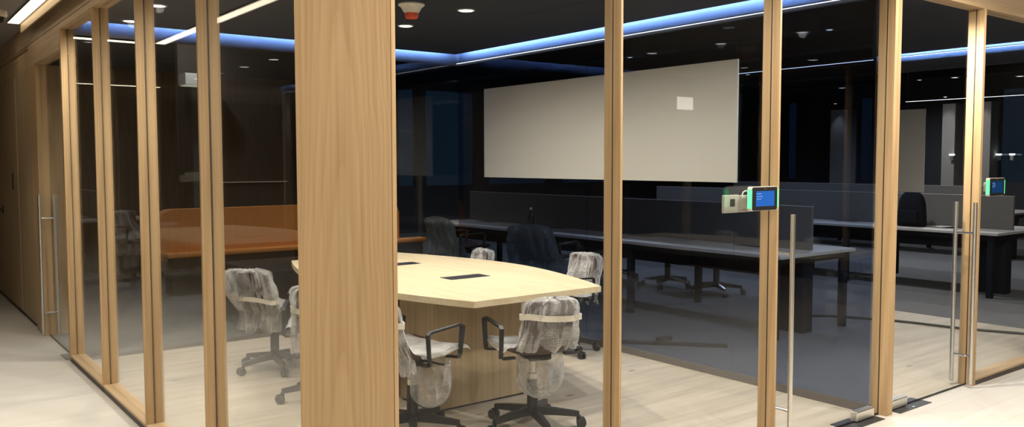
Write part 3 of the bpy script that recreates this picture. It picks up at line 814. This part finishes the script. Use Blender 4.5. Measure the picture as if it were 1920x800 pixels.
bm = BM(); box(bm, 3.290, 3.406, YG + .0035, YG + .020, 1.252, 1.340, .004); wpart('wall_plate', bm, 'cream_plate', t)
bm = BM(); box(bm, 3.334, 3.370, YG + .0025, YG + .006, 1.283, 1.320); wpart('sensor_window', bm, 'black', t)
t = thing('junction_box', 'narrow cream box between the square cream plate and the blue tablet', 'box', (3.46, YG + .004, 1.252))
bm = BM(); box(bm, 3.420, 3.500, YG + .0035, YG + .030, 1.252, 1.336, .004); wpart('wall_plate', bm, 'cream_plate', t)
bm = BM(); box(bm, 3.430, 3.455, YG + .0028, YG + .0036, 1.266, 1.268); wpart('printed_line', bm, 'plate', t)
bm = BM(); tube(bm, [(3.44, YG + .015, 1.335), (3.45, YG + .015, 1.352), (3.47, YG + .015, 1.358), (3.50, YG + .015, 1.350)], .003, 8); wpart('cable', bm, 'white_plastic', t, True)
# ------------------------------------------------------------------ hall lighting
GH = 'warm linear lights in the hall ceiling'
strip = led_line((1.072, -1.5, ZC - .022), (1.072, 8.45, ZC - .022), .09, 'led_warm', 'bright warm light strip along the hall ceiling at top left', GH, power=2.5, col=(1, .86, .66))
bm = BM(); box(bm, 1.125, 1.137, -1.5, 8.46, ZC - .095, ZC - .001); wpart('baffle', bm, 'oak_y', strip)
led_line((.06, -1.5, ZC - .022), (.06, 9.0, ZC - .022), .09, 'led_warm', 'warm light strip in the middle of the hall ceiling', GH, power=6, col=(1, .86, .66))
led_line((.12, 9.05, ZC - .022), (.92, 9.05, ZC - .022), .09, 'led_warm', 'short warm light strip across the hall end', GH, power=1, col=(1, .86, .66))
led_line((1.7, 2.30, ZC - .022), (9.4, 2.30, ZC - .022), .09, 'led_soft', 'warm light strip in front of the right glass front', GH, power=7, col=(1, .88, .70))
GS = 'downlights in the hall ceiling'
for x, y, p, lab in ((-.6, -.6, 95, 'hall downlight behind the viewer'), (.5, .5, 66, 'hall downlight above the viewer'), (1.8, 1.1, 86, 'hall downlight before the wide pillar'), (3.2, 1.2, 105, 'hall downlight before the slim posts'), (4.6, 1.3, 85, 'hall downlight before the two glass doors'),
                     (5.15, 1.5, 105, 'hall downlight before the right glass bay'), (8.7, 2.2, 90, 'hall downlight beyond the right edge'), (.35, 3.2, 115, 'hall downlight beside the second post left of the pillar'), (.35, 4.9, 110, 'hall downlight beside the third post left of the pillar'), (.35, 6.65, 48, 'hall downlight before the third post, farther one'), (.35, 8.42, 28, 'hall downlight before the far left glass door')):
    downlight(x, y, ZC, lab, GS, p, 82 if y > 3 else 172, .8 if y > 3 else .2, (1, .93, .81), .05)
t = thing('wall_light', 'small blank backlit panel high on the wall behind the viewer', 'light', (9.4, -2.99, 2.24))
bm = BM(); box(bm, -.18, .18, -.005, .02, 0, .20, .004); obj('housing', bm, 'black', t)
bm = BM(); box(bm, -.17, .17, .02, .024, .01, .19); obj('lit_panel', bm, emit('panel_glow', (1, .95, .8), 5), t)
t = thing('dome_camera', 'small cream dome camera on the hall ceiling, top left corner', 'camera', (.90, 7.95, ZC))
bm = BM(); lathe(bm, [(.07, 0), (.07, -.035), (.06, -.05)], 28); obj('ceiling_mount', bm, 'white_plastic', t, smooth=True)
bm = BM(); lathe(bm, [(.052, -.05), (.046, -.075), (.03, -.093), (.006, -.10)], 28); obj('dome', bm, 'black', t, smooth=True)

# ------------------------------------------------------------------ open office
bm = BM(); box(bm, XL, 18, 15.6, 15.7, 0, 1.0); box(bm, XL, 7.8, 15.6, 15.7, 1.0, 3.25); box(bm, 7.8, 18, 15.6, 15.7, 3.05, 3.25)
for x0, x1 in ((8.75, 8.95), (9.35, 9.62), (10.9, 11.3), (13.0, 13.5), (15.2, 15.6)): box(bm, x0, x1, 15.6, 15.7, 1.0, 3.05)
struct('wall_back', bm, 'dark_wall', 'dark window wall at the far end of the open office', 'wall')
k = 0
for x0, x1 in ((7.8, 8.75), (8.95, 9.35), (9.62, 10.9), (11.3, 13.0), (13.5, 15.2), (15.6, 18)):
    bm = BM(); box(bm, x0, x1, 15.63, 15.65, 1.0, 3.05)
    struct('window_%d' % (20 + k), bm, 'glass_window', ['night window just right of the wide pillar', 'narrow night window in the dark far corner', 'night window left of the long white board', 'night window hidden behind the long white board', 'night window seen above the desks', 'night window at the far right corner'][k], 'window', ((x0 + x1) / 2, 15.64, 1.0)); k += 1
bm = BM(); box(bm, 17.6, 17.7, YG, 15.6, 0, 1.1); box(bm, 17.6, 17.7, YG, 15.6, 2.9, 3.25)
W = [(11.9, 12.15), (10.0, 10.3), (6.6, 7.35), (4.5, 6.4)]
edges = [YG, 4.5, 6.4, 6.6, 7.35, 10.0, 10.3, 11.9, 12.15, 15.6]
for i in range(0, len(edges), 2): box(bm, 17.6, 17.7, edges[i], edges[i + 1], 1.1, 2.9)
struct('wall_right', bm, 'dark_wall', 'dark wall with tall windows at the right end of the open office', 'wall')
for i, (y0, y1) in enumerate(W):
    bm = BM(); box(bm, 17.64, 17.66, y0, y1, 1.1, 2.9)
    struct('window_%d' % (30 + i), bm, 'glass_window', ['narrow night window right of the tablet post', 'night window slit left of the stout post', 'night window near the right edge', 'night window at the right edge'][i], 'window', (17.65, (y0 + y1) / 2, 1.1))
for i, (y, lab) in enumerate(((10.25, 'grey wall column lit from above left of the stout post'), (8.05, 'grey wall column lit from above left of the right handles'), (7.55, 'grey wall column lit from above right of the last post'))):
    pass
cols = ((10.36, 10.78, 'pale grey wall column left of the stout post'), (8.05, 8.30, 'grey wall column with a light streak left of the last post'), (7.38, 7.62, 'grey wall column with a light streak right of the last post'))
for i, (y0, y1, lab) in enumerate(cols):
    bm = BM(); box(bm, 17.25, 17.6, y0, y1, 0, 2.65); struct('wall_column_%d' % (i + 1), bm, 'plaster', lab, 'column', (17.4, (y0 + y1) / 2, 0))
    downlight(17.08, (y0 + y1) / 2, 2.78, 'tiny ceiling spot above the ' + lab.replace('grey wall column', 'column').replace('pale ', ''), 'spots above the wall columns', (9, 7, 7)[i], 70, .8, (1, .95, .9), .03)
for y0, lab in ((8.07, 'small wall lamp left of the last post'), (7.32, 'small wall lamp right of the last post, the left one'), (7.08, 'small wall lamp near the right edge, the right one')):
    t = thing('wall_lamp', lab, 'lamp', (17.5 if y0 != 8.07 else 17.2, y0, 1.62), 0, 'small wall lamps at the far end')
    bm = BM(); box(bm, -.03, .03, -.045, .045, .0, .03, .004); obj('lamp_shade', bm, 'led_cool', t)
    bm = BM(); box(bm, -.02, .04, -.03, .03, -.10, 0, .005); obj('bracket', bm, 'steel', t)

# ceiling beams and small office lights
for i, x in enumerate((5.3, 7.0, 8.9, 10.6, 12.3, 14.0, 15.7)):
    bm = BM(); box(bm, x - .16, x + .16, YG + .12, 15.6, 3.02, 3.25); struct('trim_%d' % (40 + i), bm, 'beam', '%s black ceiling beam beyond the right glass partition' % ('first', 'second', 'third', 'fourth', 'fifth', 'sixth', 'seventh')[i], 'beam', (x, 9, 3.02))
GO = 'small downlights in the open office ceiling'
for x, y, lab in ((11.64, 7.1, 'tiny downlight left of the stout post above the desks'), (11.4, 5.34, 'tiny downlight left of the last post'), (11.9, 4.75, 'tiny downlight right of the last post'), (9.4, 9.5, 'tiny downlight over the long desk run'), (6.2, 4.9, 'tiny pale sensor above the long white board')):
    downlight(x, y, 2.6 if x > 7 else 2.7, lab, GO, 0, r=.04, mat='led_cool' if x > 7 else 'white_plastic')
    bm = BM()
for i, (x, y, p, lab) in enumerate(((8.9, 5.6, 170, 'office downlight over the aisle between the first two desk rows, nearer'), (8.9, 8.8, 170, 'office downlight over the aisle between the first two desk rows, farther'), (12.3, 5.8, 190, 'office downlight over the aisle before the third desk row, nearer'), (12.3, 9.3, 170, 'office downlight over the aisle before the third desk row, farther'),
                                 (15.7, 8.0, 110, 'office downlight nearest the wall columns'), (3.0, 10.0, 60, 'office downlight before the brown wall'), (2.2, 13.0, 60, 'office downlight far behind the left glass front'), (7.0, 13.0, 80, 'office downlight near the night windows'))):
    downlight(x, y, 3.0195 if x > 4 else 3.249, lab, 'dimmed downlights in the high office ceiling', p, 165, .6, (.95, .97, 1.0), .035, 'led_cool')
downlight(5.2, 2.82, 2.55, 'added lamp inside the second glass door, nearer the stout post', 'added lights for the plank floor behind the second door', 120, 160, .6, (1, .92, .78))  # this lamp and the next are added out of view to brighten the planks
downlight(5.36, 2.72, 2.55, 'added lamp inside the second glass door, nearer the pull handles', 'added lights for the plank floor behind the second door', 120, 160, .6, (1, .92, .78))

def bench(x0, x1, y0, y1, xd, yd0, yd1, label, group, zt=.72, legs_at=(0, .32, .64, 1.0)):
    t = thing('desk_bench', label, 'desk', ((x0 + x1) / 2, y0, 0), 0, group)
    bm = BM(); box(bm, x0, xd - .03, y0, y1, zt - .028, zt, .002); top1 = wpart('desktop', bm, 'desk_top', t)
    bm = BM(); box(bm, xd + .03, x1, y0, y1, zt - .028, zt, .002); wpart('desktop', bm, 'desk_top', t)
    bm = BM(); box(bm, xd - .03, xd + .03, y0, yd0 - .001, zt - .028, zt, .0); wpart('desktop', bm, 'desk_top', t)
    bm = BM(); box(bm, xd - .016, xd + .016, yd0, yd1, zt - .02, 1.103); dv = wpart('divider_screen', bm, 'divider', t)
    bm = BM(); box(bm, xd - .018, xd + .018, yd0 - .002, yd1 + .002, 1.103, 1.107); wsub('screen_edge', bm, 'divider_edge', dv)
    bm = BM()
    for x in (x0 + .04, x1 - .08): box(bm, x, x + .04, y0 + .05, y1 - .05, zt - .088, zt - .03)
    for y in (y0 + .06, y1 - .1): box(bm, x0 + .05, x1 - .05, y, y + .05, zt - .088, zt - .03)
    wpart('underframe', bm, 'desk_black', t)
    bm = BM(); box(bm, x0 + .18, x1 - .18, y0 + .3, y1 - .3, zt - .20, zt - .09); wpart('cable_tray', bm, 'desk_black', t)
    for f in legs_at:
        y = y0 + .06 + (y1 - y0 - .18) * f
        for x in (x0 + .03, x1 - .09):
            bm = BM(); box(bm, x, x + .06, y, y + .06, 0, zt - .03, .003); wpart('leg', bm, 'desk_black', t)
    bm = BM(); box(bm, xd - .17, xd - .02, y0 + .10, y0 + .42, .0, zt - .03, .004); wpart('cable_column', bm, 'desk_black', t)
    y = y0 + .55
    while y < y1 - .5:
        bm = BM(); box(bm, xd - .16, xd - .06, y, y + .30, zt, zt + .003); wsub('grommet', bm, 'black', top1); y += 1.4
    return t
GB = 'rows of office desks with charcoal screens'
bench(5.98, 7.12, 4.17, 9.6, 6.63, 4.30, 9.6, 'nearest row of grey desks with a long charcoal screen, behind the party glass', GB)
bench(9.72, 11.05, 4.05, 9.6, 10.36, 4.15, 9.6, 'second row of grey desks carrying the black backpack', GB)
bench(13.5, 14.85, 5.5, 11.0, 14.15, 5.9, 11.0, 'third row of grey desks deep in the right bay', GB)
bench(2.0, 3.2, 12.6, 14.8, 2.6, 12.7, 14.8, 'short row of grey desks far behind the left glass front', GB, legs_at=(0, 1.0))

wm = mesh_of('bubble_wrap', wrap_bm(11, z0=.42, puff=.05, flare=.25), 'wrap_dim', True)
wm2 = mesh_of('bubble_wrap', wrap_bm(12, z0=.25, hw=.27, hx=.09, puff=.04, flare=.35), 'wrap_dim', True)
GC = 'wrapped chairs at the office desks'
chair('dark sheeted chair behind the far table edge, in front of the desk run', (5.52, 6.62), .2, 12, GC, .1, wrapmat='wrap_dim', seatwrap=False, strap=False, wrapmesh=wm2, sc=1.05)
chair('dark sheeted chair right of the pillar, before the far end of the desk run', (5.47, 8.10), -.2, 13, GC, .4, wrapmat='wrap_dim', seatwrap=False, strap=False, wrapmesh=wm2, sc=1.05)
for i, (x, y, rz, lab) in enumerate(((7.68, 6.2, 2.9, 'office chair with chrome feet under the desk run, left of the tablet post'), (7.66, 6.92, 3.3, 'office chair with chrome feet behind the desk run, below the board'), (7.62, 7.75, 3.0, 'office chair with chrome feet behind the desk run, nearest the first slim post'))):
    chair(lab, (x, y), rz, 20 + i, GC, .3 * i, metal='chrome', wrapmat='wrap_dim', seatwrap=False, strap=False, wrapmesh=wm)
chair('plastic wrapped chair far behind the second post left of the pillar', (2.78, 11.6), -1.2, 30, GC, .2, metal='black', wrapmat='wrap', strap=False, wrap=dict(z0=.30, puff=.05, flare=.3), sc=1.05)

# ------------------------------------------------------------------ sofa, low credenza, brown wall, grey panel
for x in (3.1, 4.3, 5.5): downlight(x, 9.35, 3.02, 'added spot brightening the orange sofa, %s third' % {3.1: 'left', 4.3: 'middle', 5.5: 'right'}[x], 'added spots that brighten the orange sofa', 42, 90, .8, (1, .85, .65))  # extra lamps, added only to lift the brightness of the sofa
t = thing('sofa', 'long orange sofa with rounded back corners behind the meeting room', 'sofa', (4.2, 9.9, 0))
bm = BM()
P = rrect(2.62, 5.72, .36, .972, .13, 8)
lo = [bm.verts.new((x, 9.98, z)) for x, z in P]; hi = [bm.verts.new((x, 10.12, z)) for x, z in P]; n = len(P)
bm.faces.new(lo); bm.faces.new(list(reversed(hi)))
for k in range(n): bm.faces.new((lo[k], lo[(k + 1) % n], hi[(k + 1) % n], hi[k]))
bmesh.ops.bevel(bm, geom=[e for e in bm.edges if e.is_boundary is False and abs(e.verts[0].co.y - e.verts[1].co.y) < 1e-6], offset=.02, segments=3, affect='EDGES')
wpart('backrest', bm, 'orange', t, True)
bm = BM(); box(bm, 2.66, 6.05, 9.80, 9.98, .43, .485, .015, 3); wpart('seat', bm, 'orange', t, True)
bm = BM(); box(bm, 2.71, 6.0, 9.83, 10.1, 0, .43, .004); wpart('base', bm, 'brown_wall', t)
t = thing('credenza', 'low dark walnut credenza on the carpet behind the wrapped chairs', 'cabinet', (3.3, 7.6, 0))
bm = BM(); box(bm, 2.68, 3.95, 7.09, 8.05, .05, .56, .004); wpart('body', bm, 'dark_wood', t)
bm = BM(); box(bm, 2.70, 3.93, 7.11, 8.03, 0, .05); wpart('plinth', bm, 'black', t)
for y in (7.10, 7.575):
    bm = BM(); box(bm, 2.668, 2.68, y, y + .465, .06, .55, .002); wpart('door', bm, 'dark_wood', t)
bm = BM(); box(bm, 3.05, 5.9, 10.6, 10.7, 0, 3.25); struct('wall_brown', bm, 'brown_wall', 'dark brown wall behind the orange sofa', 'wall')
bm = BM(); box(bm, 3.5, 4.4, 10.575, 10.6, 1.252, 1.262); struct('trim_60', bm, 'white_plastic', 'thin pale ledge on the brown wall', 'trim')
bm = BM(); box(bm, 3.05, 3.16, 10.45, 10.6, 0, 2.41); struct('trim_61', bm, 'black_matte', 'black upright beside the grey panel', 'trim')
bm = BM(); box(bm, 3.165, 3.45, 10.56, 10.6, 0, 2.41); struct('door_5', bm, 'grey_panel', 'tall grey sliding panel behind the orange sofa', 'door', (3.5, 10.58, 0))
bm = BM(); box(bm, 3.05, 3.42, 10.3, 10.59, 2.428, 2.56)
o = thing('niche_light', 'cream lit ceiling niche above the grey panel', 'light', (3.5, 10.45, 2.6))
wpart('housing', bm, 'white_plastic', o)
bm = BM(); box(bm, 3.07, 3.40, 10.32, 10.58, 2.42, 2.428); wpart('diffuser', bm, emit('niche', (.9, .92, .68), .6), o)
bm = BM(); box(bm, XL, 9, 15.0, 15.05, 0, 3.2); bm.free()
led_line((1.85, 14.2, 2.70), (3.8, 14.2, 2.70), .10, 'led_warm', 'warm light strip far back behind the left posts', 'warm light strips far back at left', power=3, col=(1, .85, .6), hz=.05)
downlight(1.84, 11.84, 2.7, 'tiny downlight seen above the far left door', 'small downlights far back at left', 0, r=.05)

# ------------------------------------------------------------------ small things on desks and floor
t = thing('backpack', 'black backpack standing on the second row of desks', 'bag', (10.05, 5.17, .7215))
bm = BM(); nu, nv = 28, 16; R = []
for j in range(nv + 1):
    v = j / nv; z = .44 * v
    w = .175 * (1 - .18 * v) * (math.sqrt(max(.02, 1 - max(0, (v - .55) / .45) ** 2.4)) * .95 + .05); d = .10 * (1 - .25 * v) * (math.sqrt(max(.02, 1 - max(0, (v - .6) / .4) ** 2)) * .9 + .1)
    if j == 0: w *= .9; d *= .9
    R.append([bm.verts.new((d * math.copysign(abs(cos(2 * pi * i / nu)) ** .7, cos(2 * pi * i / nu)) + .004 * noise.noise(Vector((i, j, 0)) * .5), w * math.copysign(abs(sin(2 * pi * i / nu)) ** .7, sin(2 * pi * i / nu)), z)) for i in range(nu)])
for A, B in zip(R, R[1:]):
    for k in range(nu): bm.faces.new((A[k], A[(k + 1) % nu], B[(k + 1) % nu], B[k]))
bm.faces.new(list(reversed(R[0]))); bm.faces.new(R[-1])
obj('body', bm, 'backpack', t, smooth=True)
bm = BM(); box(bm, -.125, -.085, -.12, .12, .04, .20, .018, 3); obj('front_pocket', bm, 'backpack', t, smooth=True)
bm = BM(); tube(bm, [(.02, -.03, .43), (.02, -.028, .462), (.02, .028, .462), (.02, .03, .43)], .007); obj('carry_loop', bm, 'black', t)
bm = BM()
for k, (dx, dy, rz) in enumerate(((0, 0, .2),)):
    nx, ny_ = 8, 6; g = []
    for i in range(nx + 1):
        row = []
        for j in range(ny_ + 1):
            u, v = i / nx - .5, j / ny_ - .5
            row.append((10.2 + u * .21 + v * .05, 4.86 + v * .30, 0.7245 + .05 * max(0, -v - .1) ** 1.3 + .004))
        g.append(row)
    top = [[bm.verts.new(p) for p in r] for r in g]; bot = [[bm.verts.new((p[0], p[1], max(.7225, p[2] - .002))) for p in r] for r in g]
    for i in range(nx):
        for j in range(ny_):
            bm.faces.new((top[i][j], top[i + 1][j], top[i + 1][j + 1], top[i][j + 1])); bm.faces.new((bot[i][j], bot[i][j + 1], bot[i + 1][j + 1], bot[i + 1][j]))
        bm.faces.new((top[i][0], bot[i][0], bot[i + 1][0], top[i + 1][0])); bm.faces.new((top[i][ny_], top[i + 1][ny_], bot[i + 1][ny_], bot[i][ny_]))
    for j in range(ny_):
        bm.faces.new((top[0][j], top[0][j + 1], bot[0][j + 1], bot[0][j])); bm.faces.new((top[nx][j], bot[nx][j], bot[nx][j + 1], top[nx][j + 1]))
tag(obj('notebook', bm, 'paper', None, (10.2, 4.86, .72)), 'thin white booklet with a curled corner on the second desks', 'booklet')
t = thing('bottle', 'dark bottle standing on the nearest desk row', 'bottle', (6.3, 7.86, .7215))
bm = BM(); lathe(bm, [(.034, 0), (.036, .01), (.036, .13), (.030, .155), (.014, .18), (.013, .215)], 24); obj('body', bm, 'bottle', t, smooth=True)
bm = BM(); lathe(bm, [(.0155, .213), (.0155, .238), (.013, .242)], 20); obj('cap', bm, 'white_plastic', t, smooth=True)

def wire(name, pts, r, mat, label, cat, loc):
    bm = BM(); V = [Vector(p) for p in pts]; Q = []
    for i in range(len(V) - 1):
        a, b, c, d = V[max(0, i - 1)], V[i], V[i + 1], V[min(len(V) - 1, i + 2)]
        for k in range(8):
            u = k / 8; Q.append(.5 * ((2 * b) + (c - a) * u + (2 * a - 5 * b + 4 * c - d) * u * u + (3 * b - a - 3 * c + d) * u ** 3))
    Q.append(V[-1]); tube(bm, Q, r, 8)
    return tag(obj(name, bm, mat, None, loc, True), label, cat)
wire('floor_cable', [(6.75, 4.6, .012), (7.0, 4.75, .012), (7.35, 4.62, .012), (7.55, 4.25, .012), (7.66, 3.95, .012), (7.75, 3.5, .012), (7.95, 3.0, .012), (8.0, 2.75, .012)], .011, 'cable', 'black cable trailing from the nearest desks across the floor', 'cable', (7.3, 4, 0))
wire('floor_cable', [(6.75, 4.75, .012), (6.95, 5.05, .012), (7.25, 5.0, .012), (7.2, 4.8, .012), (6.95, 4.68, .012)], .011, 'cable', 'looped black cable behind the cable column of the nearest desks', 'cable', (7.1, 4.9, 0))
t = thing('floor_rail', 'long black rail lying on the carpet behind the party glass', 'rail', (5.1, 4.8, 0))
bm = BM(); tube(bm, [(4.80, 5.1, .018), (5.49, 4.31, .018)], .016, 8); wpart('rail', bm, 'black_matte', t)
bm = BM(); box(bm, 5.22, 5.36, 4.78, 4.84, .0, .035, .004); wpart('end_block', bm, 'black_matte', t)

# ------------------------------------------------------------------ world, camera, colour
w = bpy.data.worlds.new('night'); S.world = w; w.use_nodes = True
bg = w.node_tree.nodes['Background']; bg.inputs['Color'].default_value = (.14, .32, .52, 1); bg.inputs['Strength'].default_value = .04

cam = bpy.data.cameras.new('camera'); co = bpy.data.objects.new('camera', cam); COL.objects.link(co)
yaw, pit, rol = radians(37.4366), radians(-3.4566), radians(-.109)
f = Vector((sin(yaw) * cos(pit), cos(yaw) * cos(pit), sin(pit))); r = Vector((cos(yaw), -sin(yaw), 0)); u = r.cross(f)
r2 = r * cos(rol) + u * sin(rol); u2 = -r * sin(rol) + u * cos(rol)
co.matrix_world = Matrix(((r2.x, u2.x, -f.x, 0), (r2.y, u2.y, -f.y, 0), (r2.z, u2.z, -f.z, 1.5), (0, 0, 0, 1)))
cam.sensor_width = 36; cam.sensor_fit = 'HORIZONTAL'; cam.lens = 36 * 1586.28 / 1920; cam.clip_start = .05; cam.clip_end = 100
S.camera = co
S.view_settings.view_transform = 'Standard'; S.view_settings.look = 'None'; S.view_settings.exposure = 0.0; S.view_settings.gamma = 1.0
S.view_settings.use_curve_mapping = False
c = S.cycles
c.max_bounces = 10; c.diffuse_bounces = 3; c.glossy_bounces = 4; c.transmission_bounces = 6; c.transparent_max_bounces = 40
c.use_denoising = True; c.sample_clamp_indirect = 4.0; c.caustics_reflective = False; c.caustics_refractive = False
